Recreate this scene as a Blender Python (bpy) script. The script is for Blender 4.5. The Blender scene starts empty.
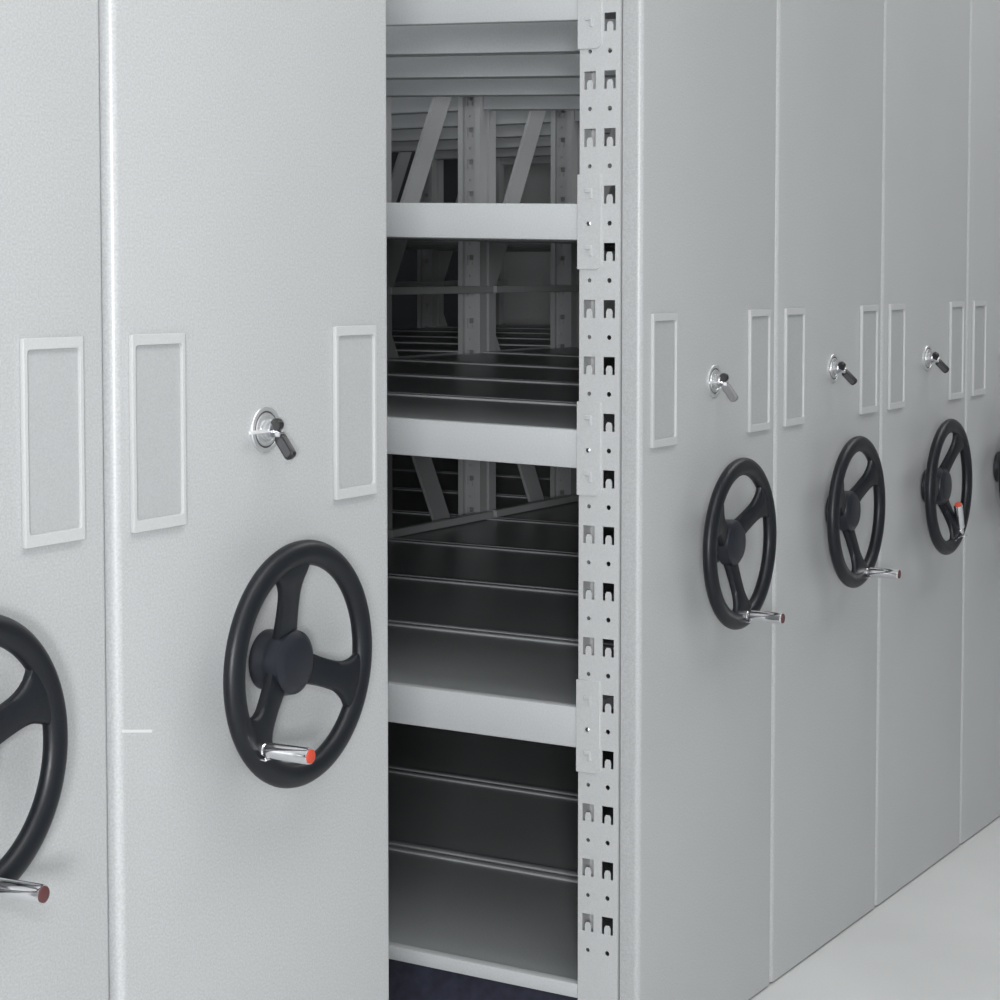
import bpy, bmesh, math
from mathutils import Vector, Matrix
PI = math.pi
sc = bpy.context.scene
COL = sc.collection

# ------------------------------------------------------------------ helpers
def link(name, me, mat=None, parent=None, loc=None):
    o = bpy.data.objects.new(name, me); COL.objects.link(o)
    if mat is not None and me is not None and not me.materials: me.materials.append(mat)
    if parent is not None: o.parent = parent
    if loc is not None: o.location = loc
    return o

def empty(name, loc):
    o = bpy.data.objects.new(name, None); COL.objects.link(o); o.location = loc
    o.empty_display_size = .1
    return o

def tag(o, label=None, cat=None, group=None, kind=None):
    if label: o['label'] = label
    if cat: o['category'] = cat
    if group: o['group'] = group
    if kind: o['kind'] = kind
    return o

def copy_tree(o, parent=None):
    c = o.copy(); COL.objects.link(c)
    if parent is not None: c.parent = parent
    for ch in list(o.children): copy_tree(ch, c)
    return c

def bm_mesh(bm, name, smooth=False, angle=40):
    bmesh.ops.recalc_face_normals(bm, faces=bm.faces)
    me = bpy.data.meshes.new(name); bm.to_mesh(me); bm.free()
    if smooth:
        for p in me.polygons: p.use_smooth = True
        try: me.set_sharp_from_angle(angle=math.radians(angle))
        except Exception: pass
    return me

def add_box(bm, x0, x1, y0, y1, z0, z1, bevel=0, seg=2, kz=None, axis=None):
    """axis-aligned box; kz(y) gives an extra rise; axis limits the bevel to edges along one axis"""
    vs = [bm.verts.new((x, y, z + (kz(y) if kz else 0))) for x in (x0, x1) for y in (y0, y1) for z in (z0, z1)]
    f = [(0,1,3,2),(4,6,7,5),(0,4,5,1),(2,3,7,6),(0,2,6,4),(1,5,7,3)]
    fs = [bm.faces.new([vs[i] for i in q]) for q in f]
    if bevel:
        ed = {e for q in fs for e in q.edges}
        if axis is not None:
            ed = {e for e in ed if abs((e.verts[0].co - e.verts[1].co).normalized()[axis]) > .99}
        bmesh.ops.bevel(bm, geom=list(ed), offset=bevel, segments=seg, affect='EDGES', profile=.5)

def boxmesh(name, boxes, bevel=0, seg=2, kz=None, smooth=False):
    bm = bmesh.new()
    for b in boxes: add_box(bm, *b, bevel=bevel, seg=seg, kz=kz)
    return bm_mesh(bm, name, smooth)

def flat(name, outer, holes, thick, bevel=0, res=1):
    """2D outline with holes -> solid sheet in XY, thickness along Z, centred"""
    cu = bpy.data.curves.new(name, 'CURVE'); cu.dimensions = '2D'; cu.fill_mode = 'BOTH'
    for pl in [outer] + holes:
        sp = cu.splines.new('POLY'); sp.points.add(len(pl) - 1); sp.use_cyclic_u = True
        for i, p in enumerate(pl): sp.points[i].co = (p[0], p[1], 0, 1)
    cu.extrude = thick / 2 - bevel; cu.bevel_depth = bevel; cu.bevel_resolution = res
    if bevel: cu.offset = -bevel
    o = bpy.data.objects.new('tmp', cu); COL.objects.link(o)
    dg = bpy.context.evaluated_depsgraph_get(); dg.update()
    me = bpy.data.meshes.new_from_object(o.evaluated_get(dg)); me.name = name
    bpy.data.objects.remove(o); bpy.data.curves.remove(cu)
    me.materials.clear()
    return me

def circ(cx, cy, r, n=12):
    return [(cx + r*math.cos(2*PI*i/n), cy + r*math.sin(2*PI*i/n)) for i in range(n)]

def rrect(x0, x1, y0, y1, r, n=4):
    pts = []
    for cx, cy, a in ((x1-r, y1-r, 0), (x0+r, y1-r, 90), (x0+r, y0+r, 180), (x1-r, y0+r, 270)):
        for i in range(n+1):
            t = math.radians(a + 90*i/n); pts.append((cx + r*math.cos(t), cy + r*math.sin(t)))
    return pts

def lathe(bm, prof, n=48, M=None):
    """prof: (radius, height) list; axis = local Z"""
    rings = []
    for r, h in prof:
        if r < 1e-6: rings.append([bm.verts.new((0, 0, h))])
        else: rings.append([bm.verts.new((r*math.cos(2*PI*i/n), r*math.sin(2*PI*i/n), h)) for i in range(n)])
    nv = [v for r in rings for v in r]
    for a, b in zip(rings, rings[1:]):
        for i in range(n):
            j = (i+1) % n
            if len(a) == 1 and len(b) > 1: bm.faces.new((a[0], b[i], b[j]))
            elif len(b) == 1 and len(a) > 1: bm.faces.new((a[i], b[0], a[j]))
            elif len(a) > 1: bm.faces.new((a[i], b[i], b[j], a[j]))
    if M is not None:
        for v in nv: v.co = M @ v.co

# maps flat XY/Z meshes: XY -> world XZ with +Z(local) -> -Y (toward the viewer)
FRONT = Matrix(((1,0,0,0),(0,0,-1,0),(0,1,0,0),(0,0,0,1)))
# XY -> (Y,Z) with local z -> -X
SIDE = Matrix(((0,0,-1,0),(1,0,0,0),(0,1,0,0),(0,0,0,1)))

# ------------------------------------------------------------------ materials
def mat(name, col, rough=.5, metal=0, noise=0, nscale=300, bump=0, spec=.5, coat=0, blotch=0):
    m = bpy.data.materials.new(name); m.use_nodes = True
    nt = m.node_tree; b = nt.nodes['Principled BSDF']
    b.inputs['Roughness'].default_value = rough; b.inputs['Metallic'].default_value = metal
    b.inputs['Specular IOR Level'].default_value = spec
    b.inputs['Base Color'].default_value = (*col, 1)
    if coat: b.inputs['Coat Weight'].default_value = coat; b.inputs['Coat Roughness'].default_value = .25
    if noise or bump or blotch:
        tc = nt.nodes.new('ShaderNodeTexCoord')
        n = nt.nodes.new('ShaderNodeTexNoise'); n.inputs['Scale'].default_value = nscale; n.inputs['Detail'].default_value = 2
        nt.links.new(tc.outputs['Object'], n.inputs['Vector'])
        fac = n.outputs['Fac']
        mr = nt.nodes.new('ShaderNodeMapRange'); mr.inputs['From Min'].default_value = .3; mr.inputs['From Max'].default_value = .7
        mr.inputs['To Min'].default_value = 1 - noise; mr.inputs['To Max'].default_value = 1 + noise
        nt.links.new(fac, mr.inputs['Value'])
        n2 = nt.nodes.new('ShaderNodeTexNoise'); n2.inputs['Scale'].default_value = 2.5; n2.inputs['Detail'].default_value = 4
        nt.links.new(tc.outputs['Object'], n2.inputs['Vector'])
        m2 = nt.nodes.new('ShaderNodeMapRange'); m2.inputs['From Min'].default_value = .3; m2.inputs['From Max'].default_value = .7
        m2.inputs['To Min'].default_value = 1 - blotch; m2.inputs['To Max'].default_value = 1 + blotch
        nt.links.new(n2.outputs['Fac'], m2.inputs['Value'])
        mu = nt.nodes.new('ShaderNodeMath'); mu.operation = 'MULTIPLY'
        nt.links.new(mr.outputs['Result'], mu.inputs[0]); nt.links.new(m2.outputs['Result'], mu.inputs[1])
        vm = nt.nodes.new('ShaderNodeVectorMath'); vm.operation = 'SCALE'; vm.inputs[0].default_value = col
        nt.links.new(mu.outputs['Value'], vm.inputs['Scale']); nt.links.new(vm.outputs['Vector'], b.inputs['Base Color'])
        if bump:
            bp = nt.nodes.new('ShaderNodeBump'); bp.inputs['Strength'].default_value = bump; bp.inputs['Distance'].default_value = .001
            nt.links.new(fac, bp.inputs['Height']); nt.links.new(bp.outputs['Normal'], b.inputs['Normal'])
    return m

M_PANEL = mat('grey_powder_coat', (.415, .425, .43), rough=.36, noise=.11, nscale=380, bump=.12, blotch=.02)
M_POST  = mat('grey_post_paint', (.485, .495, .50), rough=.42, noise=.06, nscale=380, blotch=.03)
M_FRAME = mat('label_holder_grey', (.46, .47, .47), rough=.38, noise=.04, nscale=400)
M_CARD  = mat('label_insert_grey', (.365, .375, .38), rough=.6, noise=.07, nscale=500)
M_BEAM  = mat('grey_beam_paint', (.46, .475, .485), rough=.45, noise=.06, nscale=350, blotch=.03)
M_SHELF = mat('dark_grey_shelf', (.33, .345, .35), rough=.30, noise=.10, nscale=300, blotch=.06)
M_BASE  = mat('navy_carriage', (.018, .019, .035), rough=.5, noise=.3, nscale=60)
M_WHEEL = mat('black_moulded_plastic', (.0055, .007, .010), rough=.4, noise=.25, nscale=500, bump=.15, spec=.36)
M_HUB   = mat('charcoal_hub_plastic', (.010, .012, .018), rough=.36, noise=.15, nscale=400, spec=.4)
M_CHROME= mat('polished_chrome', (.82, .82, .84), rough=.12, metal=1)
M_SATIN = mat('satin_steel', (.62, .63, .66), rough=.28, metal=1)
M_BRIGHT= mat('bright_nickel', (.92, .92, .93), rough=.28, metal=.55)
M_NICKEL= mat('nickel_lock_rose', (.55, .56, .57), rough=.33, metal=.6)
M_KEYLT = mat('faded_grey_key_plastic', (.17, .17, .175), rough=.5)
M_MARK = mat('pale_mark_grey', (.62, .63, .63), rough=.5)
M_RED   = mat('red_plastic_cap', (.50, .055, .025), rough=.5)
M_DKCAP = mat('dull_brown_red_cap', (.09, .030, .030), rough=.45)
M_BLACK = mat('black_key_plastic', (.015, .015, .016), rough=.35)
M_KEYGR = mat('worn_grey_key_plastic', (.065, .065, .07), rough=.45)
M_FLOOR = mat('pale_grey_floor', (.60, .61, .61), rough=.55, noise=.02, nscale=200, blotch=.05)
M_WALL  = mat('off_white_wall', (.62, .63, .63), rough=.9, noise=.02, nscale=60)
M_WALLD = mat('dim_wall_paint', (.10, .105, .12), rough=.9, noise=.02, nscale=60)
M_CEIL  = mat('white_ceiling', (.75, .76, .76), rough=.9, noise=.02, nscale=60)

# ------------------------------------------------------------------ dimensions
W = .5498            # pitch of the cabinets
OB = -1.2783         # left edge of the cabinet left of the aisle
OA = -1.8230
H = 2.30
PL, PR, PW = .0345, .4215, .0910      # label holders
ZT, ZB = 1.2790, 1.0570
LX, LZ = .2799, 1.157                 # lock
WX, WZ, WY = .2805, .8748, -.0533     # hand wheel
PY0, PY1 = .0385, .1140                # first post (depth range)
BAY = 1.595
NB = 2
RD = .537                             # rack depth in X
PITCH = .09368
Z0H = .2562                            # centre of the lowest big hole

# ------------------------------------------------------------------ rack meshes
def tilt_fn(k):
    return lambda y: k * min(max(y - .11, 0), 1.0)

def post_mesh():
    w, h = .0108, .0148
    bm = bmesh.new()
    zb0, zt0 = .03, H - .06
    pts = [(-w, h), (w, h), (w, -h), (w*.52, -h), (w*.52, -h*.30), (w*.30, h*.02), (-w*.30, h*.02), (-w*.52, -h*.30), (-w*.52, -h), (-w, -h)]
    def cell(ya, yb, za, zb, hole):
        es = []
        for loop in ([(ya, za), (yb, za), (yb, zb), (ya, zb)], hole):
            if not loop: continue
            vs = [bm.verts.new((0, p[0], p[1])) for p in loop]
            es += [bm.edges.new((vs[i], vs[(i+1) % len(vs)])) for i in range(len(vs))]
        bmesh.ops.triangle_fill(bm, edges=es, use_beauty=True)
    for ya, yb, cy, r in ((0, .0370, .0195, .0042), (.0370, PY1-PY0, .0565, .0036)):
        z = Z0H - PITCH*.75
        cell(ya, yb, zb0, z, None)
        k = 0
        while z + PITCH/2 < zt0:
            zc = z + PITCH/4
            cell(ya, yb, z, z + PITCH/2, circ(cy, zc, r, 12) if k % 2 == 0 else [(cy+a, zc+b) for a, b in pts])
            z += PITCH/2; k += 1
        cell(ya, yb, z, zt0, None)
    bmesh.ops.remove_doubles(bm, verts=bm.verts, dist=1e-6)
    bmesh.ops.recalc_face_normals(bm, faces=bm.faces)
    bmesh.ops.solidify(bm, geom=list(bm.faces), thickness=.002)
    D = PY1 - PY0
    # folded returns of the channel
    add_box(bm, .0011, .038, 0, .002, .03, H-.06)
    add_box(bm, .0011, .038, D-.002, D, .03, H-.06)
    add_box(bm, .036, .038, .002, .016, .03, H-.06)
    add_box(bm, .036, .038, D-.016, D-.002, .03, H-.06)
    return bm_mesh(bm, 'perforated_post')

POST = post_mesh(); POST.materials.append(M_POST)
def mirrored(me):
    bm = bmesh.new(); bm.from_mesh(me)
    for v in bm.verts: v.co.x = -v.co.x
    m = bm_mesh(bm, me.name + '_rear'); m.materials.append(me.materials[0]); return m
POST_R = mirrored(POST)

# (beam bottom, beam top, tilt)
LEVELS = [(.1220, .1470, 0), (.5780, .6215, 0), (1.0205, 1.0850, .026), (1.4000, 1.4600, .032), (1.7610, 1.8210, .058)]
LEVELS[1] = (.5500, .6190, 0)

def bay_y(b):
    y0 = PY0 + b*BAY
    return y0 + (PY1-PY0) + .001, y0 + BAY - .001

def connector_mesh(first):
    # plate hooked onto the post, local origin = beam top at post edge
    pl = flat('beam_connector', [(-.0415,-.108+.01)] + [(-.0415+.010*(1-math.cos(t)), -.098-.010*math.sin(t)) for t in [PI/8, PI/4, 3*PI/8, PI/2]] + [(.003,-.108), (.003,.048), (-.0415,.048)], [], .003, .0004)
    bm = bmesh.new(); bm.from_mesh(pl)
    for v in bm.verts: v.co = SIDE @ v.co
    return bm, pl

BRACES = [((.490, 2.075), (.040, 1.262)), ((.040, 1.195), (.440, .478)), ((.440, .430), (.200, .050))]
def build_rack(root, detail_first=True, bays=NB):
    for b in range(bays + 1):
        y = PY0 + b*BAY
        link('upright_post', POST, None, root, (.0015, y, 0))
        link('upright_post', POST_R, None, root, (RD, y, 0))
        # zigzag bracing of this end frame
        if b > 0:
            yc = y + .040
            for (xa, za), (xb, zb_) in BRACES:
                p = Vector((xa, 0, za)); q = Vector((xb, 0, zb_))
                d = (q-p).normalized(); n = Vector((-d.z, 0, d.x))*.036
                bm = bmesh.new()
                for y0, y1 in ((-.002, .0),):
                    v = [bm.verts.new(t + Vector((0, yy, 0))) for yy in (y0, y1) for t in (p+n, q+n, q-n, p-n)]
                    for f in ((0,1,2,3),(4,7,6,5),(0,4,5,1),(1,5,6,2),(2,6,7,3),(3,7,4,0)): bm.faces.new([v[k] for k in f])
                for s in (1, -1):
                    v = [bm.verts.new(t + n*s*e + Vector((0, yy, 0))) for e in (1, .95) for yy in (0, .008) for t in (p, q)]
                    for f in ((0,1,3,2),(4,6,7,5),(0,4,5,1),(2,3,7,6),(0,2,6,4),(1,5,7,3)): bm.faces.new([v[k] for k in f])
                link('frame_brace', bm_mesh(bm, 'frame_brace'), M_POST, root, (0, yc, 0))
            for zq in (.618, 1.283): link('frame_tie', boxmesh('frame_tie', [(.002, RD-.002, -.012, .012, zq, zq+.021)], bevel=.002, seg=1), M_POST, root, (0, y - .013, 0))
    for li, (zb, zt, k) in enumerate(LEVELS):
        for b in range(bays):
            y0, y1 = bay_y(b); kz = tilt_fn(k)
            h = zt - zb
            for side in (0, 1):
                bm = bmesh.new()
                xs = (0.0, .022) if side == 0 else (RD-.022, RD)
                add_box(bm, xs[0], xs[1], y0, y1, zb, zt, bevel=.0025, seg=2, kz=kz)
                bo = link('shelf_beam', bm_mesh(bm, 'shelf_beam', True), M_BEAM, root)
                if b == 0 and side == 0 and h > .03:
                    bm, pl = connector_mesh(True)
                    c = link('beam_connector', bm_mesh(bm, 'beam_connector'), M_POST, bo, (-.0015, PY1, zt)); bpy.data.meshes.remove(pl)
                    # hooks through the slots and the safety screw
                    zc = [Z0H + PITCH*i for i in range(25)]
                    for z in zc:
                        if zt - .10 < z < zt + .04:
                            bm = bmesh.new()
                            add_box(bm, -.0056, -.0028, PY0+.0565-.006, PY0+.0565+.007, z+.004, z+.011, bevel=.0008, seg=1)
                            add_box(bm, -.0050, -.0028, PY0+.0565-.006, PY0+.0565-.001, z-.006, z+.0045, bevel=.0005, seg=1)
                            link('hook_tab', bm_mesh(bm, 'hook_tab'), M_POST, bo)
                    bm = bmesh.new()
                    zs_ = [z+PITCH/2 for z in zc if abs(z+PITCH/2 - (zt-.03)) < PITCH/2]
                    lathe(bm, [(0,.0022),(.0028,.002),(.0042,.0008),(.0042,0)], 14, Matrix.Translation((-.003, PY0+.0565, zs_[0])) @ Matrix.Rotation(-PI/2, 4, 'Y'))
                    link('screw', bm_mesh(bm, 'screw', True), M_SATIN, bo)
            if li == len(LEVELS) - 1: continue      # the top level carries no board
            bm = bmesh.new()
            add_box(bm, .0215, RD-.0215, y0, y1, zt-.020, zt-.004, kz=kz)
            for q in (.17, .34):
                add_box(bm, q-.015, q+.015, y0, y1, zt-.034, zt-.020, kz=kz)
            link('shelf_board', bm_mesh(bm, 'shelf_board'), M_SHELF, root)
    # carriage running on the floor under the rack
    ln = PY0 + bays*BAY + (PY1-PY0)
    link('wheel_carriage', boxmesh('wheel_carriage', [(.012, .05, PY0, ln, .0, .120), (RD-.05, RD-.012, PY0, ln, .0, .120), (.05, RD-.05, PY0+.03, PY0+.08, .02, .110), (.05, RD-.05, 1.6, 1.68, .02, .110), (.05, RD-.05, ln-.08, ln-.03, .02, .11)], bevel=.003, seg=1), M_BASE, root)

def panel_mesh(x0=.0015, x1=W-.0015):
    # folded end panel: rounded vertical corners, side returns
    r = .010; n = 6; dep = .035; th = .0015
    def path(o):
        pts = [(x0+o, dep)]
        for i in range(n+1):
            t = PI + (PI/2)*i/n; pts.append((x0+r+(r-o)*math.cos(t), r+(r-o)*math.sin(t)))
        for i in range(n+1):
            t = 1.5*PI + (PI/2)*i/n; pts.append((x1-r+(r-o)*math.cos(t), r+(r-o)*math.sin(t)))
        pts.append((x1-o, dep)); return pts
    outer, inner = path(0), path(th)[::-1]
    loop = outer + inner
    bm = bmesh.new()
    lo = [bm.verts.new((x, y, 0.004)) for x, y in loop]; hi = [bm.verts.new((x, y, H)) for x, y in loop]
    m = len(loop)
    for i in range(m): bm.faces.new((lo[i], lo[(i+1) % m], hi[(i+1) % m], hi[i]))
    h = len(outer)
    for i in range(h-1):
        bm.faces.new((lo[i], lo[i+1], lo[m-2-i], lo[m-1-i])); bm.faces.new((hi[i], hi[m-1-i], hi[m-2-i], hi[i+1]))
    return bm_mesh(bm, 'end_panel', True, 30)
PANEL = panel_mesh(); PANEL_A = panel_mesh(.0015, -1.268-OA); PANEL_B = panel_mesh(-1.266-OB, -.7265-OB)
for p_ in (PANEL, PANEL_A, PANEL_B): p_.materials.append(M_PANEL)

def holder(root, off):
    w, hh = PW, ZT-ZB
    fr = flat('label_holder', rrect(0, w, 0, hh, .0015, 2), [rrect(.0058, w-.0055, .0135, hh-.0125, .0040, 4)], .0062, .0008, 1)
    bm = bmesh.new(); bm.from_mesh(fr); bpy.data.meshes.remove(fr)
    for v in bm.verts: v.co = FRONT @ v.co
    f = link('label_holder', bm_mesh(bm, 'label_holder', True, 30), M_FRAME, root, (off, -.0031, ZB))
    c = link('label_insert', boxmesh('label_insert', [(.004, w-.004, .0008, .0022, .008, hh-.008)]), M_CARD, f)
    return f

def lock(root):
    E = link('lock', None, None, root, (LX, 0, LZ)) if False else None
    bm = bmesh.new()
    R90 = Matrix.Rotation(PI/2, 4, 'X')     # local z -> -y
    lathe(bm, [(.0285,.0), (.0285,.0022), (.0275,.0034), (.0232,.0038), (.0224,.0026), (.0206,.0026), (.0198,.0044), (.0160,.0050), (.0150,.0040), (.0125,.0040), (.0122,.0090), (.0098,.0105), (0,.0105)], 48, R90)
    e = link('lock_escutcheon', bm_mesh(bm, 'lock_escutcheon', True, 35), M_NICKEL, root, (LX, 0, LZ))
    bm = bmesh.new()
    lathe(bm, [(.0224,.0027),(.0222,.0031),(.0208,.0031),(.0206,.0027)], 48, R90)
    link('dark_groove_ring', bm_mesh(bm, 'dark_groove_ring', True), M_KEYGR, e)
    bm = bmesh.new()
    lathe(bm, [(.0096,.011),(.0096,.013),(.0088,.0145),(0,.0145)], 28, R90)
    link('lock_cylinder', bm_mesh(bm, 'lock_cylinder', True), M_SATIN, e)
    # short bright latch bar lying across the escutcheon
    bm = bmesh.new()
    add_box(bm, -.044, -.006, -.0135, -.0095, -.0035, .0015, bevel=.0015, seg=2)
    link('latch_bar', bm_mesh(bm, 'latch_bar', True), M_BRIGHT, e)
    return e

def make_key():
    k = empty('lock_key', (0, 0, 0))
    bm = bmesh.new()
    add_box(bm, -.0012, .0012, -.020, -.0105, -.0035, .0035, bevel=.0004, seg=1)
    link('key_blade', bm_mesh(bm, 'key_blade'), M_CHROME, k)
    bm = bmesh.new()
    lathe(bm, [(0,-.0045),(.0068,-.0045),(.0078,-.003),(.0078,.003),(.0068,.0045),(0,.0045)], 24, Matrix.Translation((0,-.0195,.0065)) @ Matrix.Rotation(PI/2, 4, 'Y'))
    link('key_pivot', bm_mesh(bm, 'key_pivot', True), M_BLACK, k)
    bm = bmesh.new()
    lathe(bm, [(0,-.0056),(.003,-.0056),(.003,.0056),(0,.0056)], 16, Matrix.Translation((0,-.0235,-.004)) @ Matrix.Rotation(PI/2, 4, 'Y'))
    add_box(bm, -.0052, .0052, -.0275, -.0185, -.0085, -.0015, bevel=.0015, seg=2)
    link('key_hinge', bm_mesh(bm, 'key_hinge', True), M_CHROME, k)
    # bow: rounded bar drooping outward and down
    ob = flat('key_bow', rrect(0, .034, -.0075, .0075, .0055, 5), [circ(.028, 0, .0022, 10)], .0085, .0018, 2)
    bm = bmesh.new(); bm.from_mesh(ob); bpy.data.meshes.remove(ob)
    T = Matrix(((0,0,1,0),(-.60,-.80,0,-.0215),(-.80,.60,0,-.006),(0,0,0,1)))
    for v in bm.verts: v.co = T @ v.co
    b = link('key_bow', bm_mesh(bm, 'key_bow', True), M_BLACK, k)
    ob = flat('bow_inlay', rrect(.006, .0305, -.0048, .0048, .003, 3), [], .0092)
    bm = bmesh.new(); bm.from_mesh(ob); bpy.data.meshes.remove(ob)
    for v in bm.verts: v.co = T @ v.co
    link('bow_inlay', bm_mesh(bm, 'bow_inlay'), M_KEYGR, b)
    return k

# ------------------------------------------------------------------ hand wheel
RIM, TUBE = .1345, .0155
def spoke_surface(bm, ang):
    """flared, slightly dished spoke from hub to rim, thick solid"""
    N = 14; sec = []
    for i in range(N+1):
        t = i/N
        r = .028 + (RIM - .003 - .028)*t
        w = .0215 - .0035*math.sin(PI*min(t*1.25, 1)) + .030*max(0, (t-.55)/.45)**2.2
        z = -.022 + .022*min(1, t*1.25)            # dish (+z = toward the viewer)
        th = .0085 - .0015*t
        ring = []
        m = 12
        for j in range(m):
            a = 2*PI*j/m
            ca, sa = math.cos(a), math.sin(a)
            lx = w*math.copysign(abs(ca)**.6, ca); lz = th*math.copysign(abs(sa)**.6, sa)
            # follow circle at flared end
            phi = lx/r
            rr = r
            x, y = (rr*math.cos(phi), rr*math.sin(phi)) if t > .5 else (r, lx)
            if t > .5:
                s = (t-.5)*2; x = x*s + r*(1-s); y = y*s + lx*(1-s)
            ring.append(bm.verts.new((x*math.cos(ang)-y*math.sin(ang), x*math.sin(ang)+y*math.cos(ang), z+lz)))
        sec.append(ring)
    for a, b in zip(sec, sec[1:]):
        for j in range(len(a)):
            bm.faces.new((a[j], a[(j+1) % len(a)], b[(j+1) % len(b)], b[j]))
    bm.faces.new(sec[0][::-1]); bm.faces.new(sec[-1])

def hand_wheel(root, spoke0, hang, folded=False, cap=None, loc=(WX, WY, WZ), toe=.03):
    F = FRONT.to_3x3()
    bm = bmesh.new()
    n, m = 96, 20
    g = [[bm.verts.new(F @ Vector(((RIM+TUBE*math.cos(v))*math.cos(u), (RIM+TUBE*math.cos(v))*math.sin(u), TUBE*.73*math.sin(v))))
          for v in [2*PI*j/m for j in range(m)]] for u in [2*PI*i/n for i in range(n)]]
    for i in range(n):
        for j in range(m):
            bm.faces.new((g[i][j], g[(i+1)%n][j], g[(i+1)%n][(j+1)%m], g[i][(j+1)%m]))
    w = link('hand_wheel', bm_mesh(bm, 'hand_wheel_rim', True), M_WHEEL, root, loc); w.rotation_euler.z = toe
    for k in range(3):
        bm = bmesh.new(); spoke_surface(bm, math.radians(spoke0 + 120*k))
        for v in bm.verts: v.co = F @ v.co
        link('wheel_spoke', bm_mesh(bm, 'wheel_spoke', True, 50), M_WHEEL, w)
    bm = bmesh.new()
    lathe(bm, [(0,-.0515),(.037,-.0515),(.037,-.044),(.033,-.038),(.033,-.032),(.0400,-.028),(.0410,-.018),(.0385,-.0085),(.0310,-.0035),(.028,-.0025),(0,-.0020)], 48, FRONT)
    link('hub', bm_mesh(bm, 'hub', True, 35), M_HUB, w)
    # crank grip
    a = math.radians(hang); rr = .126
    p = F @ Vector((rr*math.cos(a), rr*math.sin(a), .006))
    if not folded: d = Vector((0, -1, 0))
    else:
        tip = F @ Vector((.010, -.006, .014)); d = (tip - p).normalized()
    L = .071 if not folded else .074
    q = Vector((0, 0, 1)).rotation_difference(d).to_matrix().to_4x4()
    T = Matrix.Translation(p) @ q
    bm = bmesh.new()
    lathe(bm, [(0,-.006),(.0075,-.006),(.0075,.006),(.0062,.0075),(.0062,.010),(.0092,.0115),(.0098,.014),(.0098,L-.003),(.0092,L),(0,L)], 28, T)
    gme = link('crank_handle', bm_mesh(bm, 'crank_handle', True, 35), M_CHROME, w)
    if cap is not None:
        bm = bmesh.new(); lathe(bm, [(0,L-.0005),(.0084,L-.0005),(.0082,L+.0012),(.006,L+.002),(0,L+.0022)], 28, T)
        link('crank_end_cap', bm_mesh(bm, 'crank_end_cap', True), cap, w)
    # small bracket under the grip
    bm = bmesh.new()
    bb = F @ Vector((rr*math.cos(a), rr*math.sin(a), 0))
    add_box(bm, bb.x-.009, bb.x+.009, bb.y-.020, bb.y-.004, bb.z-.0115, bb.z-.0085, bevel=.001, seg=1)
    link('crank_bracket', bm_mesh(bm, 'crank_bracket'), M_CHROME, w)
    return w

# ------------------------------------------------------------------ cabinets
G = 'mobile shelving cabinets in a row'
def cabinet(x, label, wheel=None, closed=False, group=G, panel=PANEL):
    r = empty('mobile_cabinet', (x, 0, 0)); tag(r, label, 'cabinet', group)
    link('end_panel', panel, None, r)
    for off in (PL, PR): holder(r, off)
    lock(r)
    if wheel: hand_wheel(r, **wheel)
    if closed:
        ln = PY0 + NB*BAY + (PY1-PY0)
        link('side_panel', boxmesh('side_panel', [(.0150, .0165, .036, ln, .02, H-.01)]), M_PANEL, r)
        link('side_panel', boxmesh('side_panel', [(W-.0165, W-.015, .036, ln, .02, H-.01)]), M_PANEL, r)
        link('back_panel', boxmesh('back_panel', [(.0165, W-.0165, ln-.002, ln, .02, H-.01)]), M_PANEL, r)
        link('wheel_carriage', boxmesh('wheel_carriage', [(.02, W-.02, .04, ln-.01, 0, .1)]), M_BASE, r)
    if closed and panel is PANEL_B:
        link('pale_mark', boxmesh('pale_mark', [(0, .0510, -.00035, .0002, 0, .0034)], bevel=.00015, seg=1), M_MARK, r, (.018, 0, .8345)).rotation_euler.y = .19  # thin pale strip, tilted on the panel face
    if closed: link('top_panel', boxmesh('top_panel', [(.014, W-.016, .003, PY0 + NB*BAY + .07, H-.008, H-.0005)]), M_PANEL, r)
    return r

cA = cabinet(OA, 'grey cabinet at the left edge of the photo, its black hand wheel cropped', dict(spoke0=24, hang=-84, cap=M_DKCAP, loc=(WX+.012, WY, WZ-.014), toe=.10), True, panel=PANEL_A)
cA.location.y = .011
cB = cabinet(OB, 'large grey cabinet immediately left of the open shelf aisle, with a whole black hand wheel', dict(spoke0=100, hang=223, cap=M_RED), True, panel=PANEL_B)
cC = cabinet(0, 'grey cabinet right of the aisle, its perforated post and open shelves showing', dict(spoke0=33, hang=272, cap=M_DKCAP))
build_rack(cC)
def more(x, label, wheel, group=G):
    c = cabinet(x, label, wheel, group=group)
    for ch in rack_parts: copy_tree(ch, c)
    return c
rack_parts = [ch for ch in cC.children if ch.name.split('.')[0] in ('upright_post', 'frame_brace', 'frame_tie', 'shelf_beam', 'shelf_board', 'wheel_carriage')]
cD = more(W, 'grey cabinet second to the right of the aisle, its crank handle pointing straight out', dict(spoke0=37, hang=284, cap=M_DKCAP))
cE = more(2*W, 'third grey cabinet right of the aisle, its red-tipped crank handle folded up', dict(spoke0=57, hang=303, folded=True, cap=M_RED))
cF = more(3*W, 'grey cabinet at the right edge of the photo, its hand wheel mostly cut off', dict(spoke0=45, hang=285, cap=M_DKCAP, loc=(WX-.04, WY, WZ)))
for i in (4, 5, 6, 7, 8):
    r = empty('shelving_rack', (i*W, 0, 0)); tag(r, 'dim grey shelving rack glimpsed deep behind the open shelves right of the aisle', 'shelving', 'racks glimpsed through the open shelves')
    link('end_panel', PANEL, None, r)
    for ch in rack_parts: copy_tree(ch, r)

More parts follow.
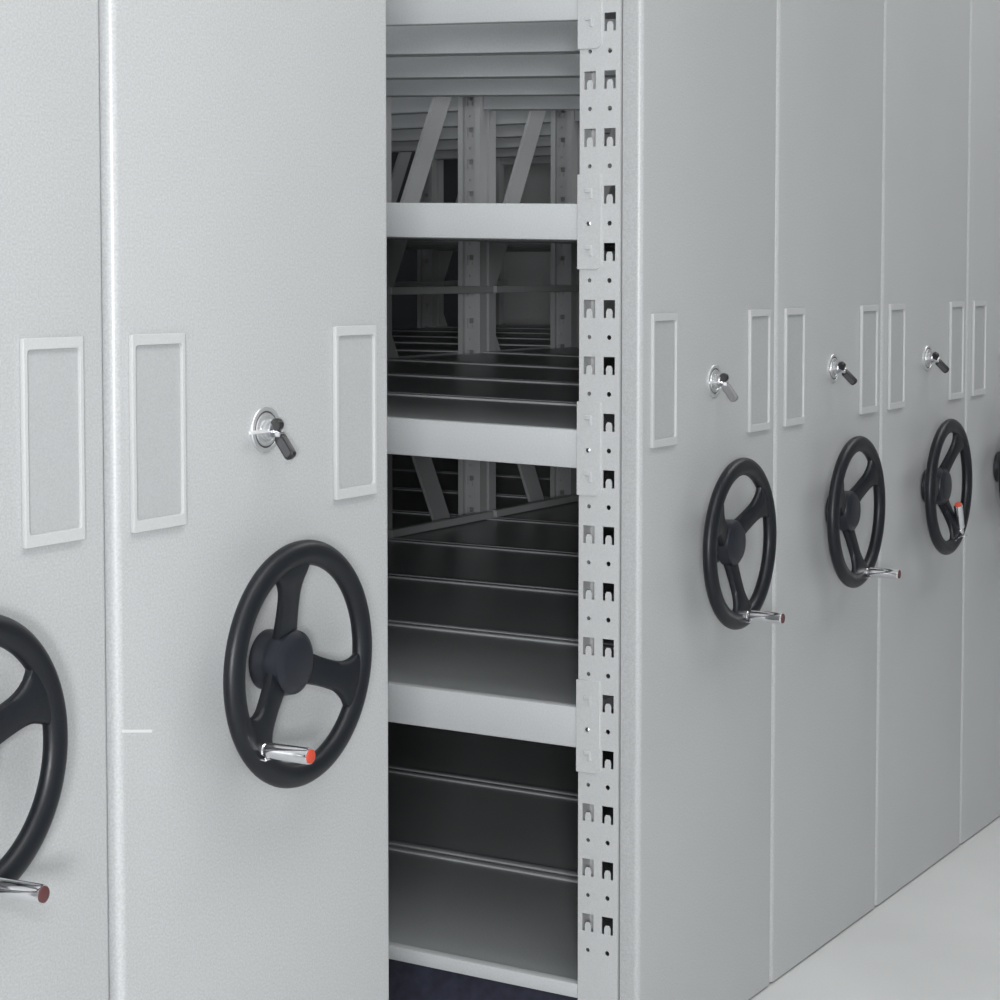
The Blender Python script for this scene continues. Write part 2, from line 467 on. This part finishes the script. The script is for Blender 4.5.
# keys in the locks
key0 = make_key()
for i, (x, lb) in enumerate(((OB, 'black folding key hanging in the lock above the large hand wheel left of the aisle'),
              (0, 'key with worn grey bow in the lock of the first cabinet right of the aisle'),
              (W, 'key in the lock of the second cabinet right of the aisle'),
              (2*W, 'key in the lock above the hand wheel with the folded crank handle'),
              (3*W, 'key in the lock cut by the right edge of the photo'))):
    k = key0 if i == 0 else copy_tree(key0)
    if i == 1:
        for ch in k.children_recursive:
            if ch.name.startswith(('key_bow', 'bow_inlay')): ch.data = ch.data.copy(); ch.data.materials[0] = M_KEYLT
    if i > 1: k.rotation_euler.y = -.45
    k.location = (x + LX, 0, LZ); tag(k, lb, 'key', 'keys in the cabinet locks')

# ------------------------------------------------------------------ room
def struct(name, boxes, m):
    o = link(name, boxmesh(name, boxes), m); o['kind'] = 'structure'; return o
X0, X1, Y0, Y1, ZC = -5.5, 6.5, -4.5, 4.3, 3.1
struct('floor', [(X0-.1, X1+.1, Y0-.1, Y1+.1, -.1, 0)], M_FLOOR)
struct('ceiling', [(X0-.1, X1+.1, Y0-.1, Y1+.1, ZC, ZC+.1)], M_CEIL)
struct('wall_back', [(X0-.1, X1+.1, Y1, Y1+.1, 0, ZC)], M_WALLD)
struct('wall_right', [(X1, X1+.1, Y0-.1, Y1, 0, ZC)], M_WALL)
struct('wall_left', [(X0-.1, X0, Y0-.1, Y1, 0, ZC)], M_WALL)
struct('wall_front', [(X0, X1, Y0-.1, Y0, 0, ZC)], M_WALL)

# ------------------------------------------------------------------ light
def area(name, loc, target, size, power, col=(1, 1, 1), sy=None):
    l = bpy.data.lights.new(name, 'AREA'); l.energy = power; l.color = col
    l.shape = 'RECTANGLE'; l.size = size; l.size_y = sy or size
    o = bpy.data.objects.new(name, l); COL.objects.link(o); o.location = loc
    o.rotation_euler = (Vector(target) - Vector(loc)).to_track_quat('-Z', 'Y').to_euler()
    return o
area('ceiling_panel_light', (-1.4, -1.3, 3.04), (-1.4, -1.3, 0), 2.6, 33, (1, .995, .985), 1.0)
area('ceiling_panel_light', (2.4, -1.0, 3.04), (2.4, -1.0, 0), 2.4, 30, (1, .995, .985), 1.0)
area('ceiling_rack_light', (1.6, 1.9, 3.04), (1.6, 1.9, 0), 3.6, 5, (.93, .97, 1), .5)
area('ceiling_aisle_light', (-.36, 1.0, 3.04), (-.36, 1.0, 0), .5, 6, (.95, .98, 1), 2.0)
area('added_far_fill', (-5.2, -2.82, 1.46), (.5, .6, 1.05), .55, 172, (.985, .99, 1), .55)  # added fill in line with the camera, brightens post faces and deep shelves
area('camera_flash', (-3.05, -1.62, 1.62), (-.2, .2, 1.1), .16, 14, (.97, .985, 1), .10)
w = bpy.data.worlds.new('world'); sc.world = w; w.use_nodes = True
w.node_tree.nodes['Background'].inputs['Color'].default_value = (.8, .82, .85, 1)
w.node_tree.nodes['Background'].inputs['Strength'].default_value = .25

# ------------------------------------------------------------------ camera
f, yaw, pitch, roll = 2058.04, 1.02772, .05597, .00018
cam = bpy.data.cameras.new('camera'); co = bpy.data.objects.new('camera', cam); COL.objects.link(co)
cam.sensor_fit = 'HORIZONTAL'; cam.sensor_width = 36; cam.lens = 36*f/1000
cam.shift_y = -.1148; cam.clip_start = .05; cam.clip_end = 60
d = Vector((math.sin(yaw)*math.cos(pitch), math.cos(yaw)*math.cos(pitch), -math.sin(pitch)))
r = Vector((math.cos(yaw), -math.sin(yaw), 0)); u = r.cross(d)
r2 = math.cos(roll)*r + math.sin(roll)*u; u2 = -math.sin(roll)*r + math.cos(roll)*u
Mx = Matrix((r2, u2, -d)).transposed().to_4x4(); Mx.translation = (-2.98892, -1.53645, 1.35083)
co.matrix_world = Mx
sc.camera = co
sc.view_settings.view_transform = 'Standard'
sc.view_settings.look = 'None'
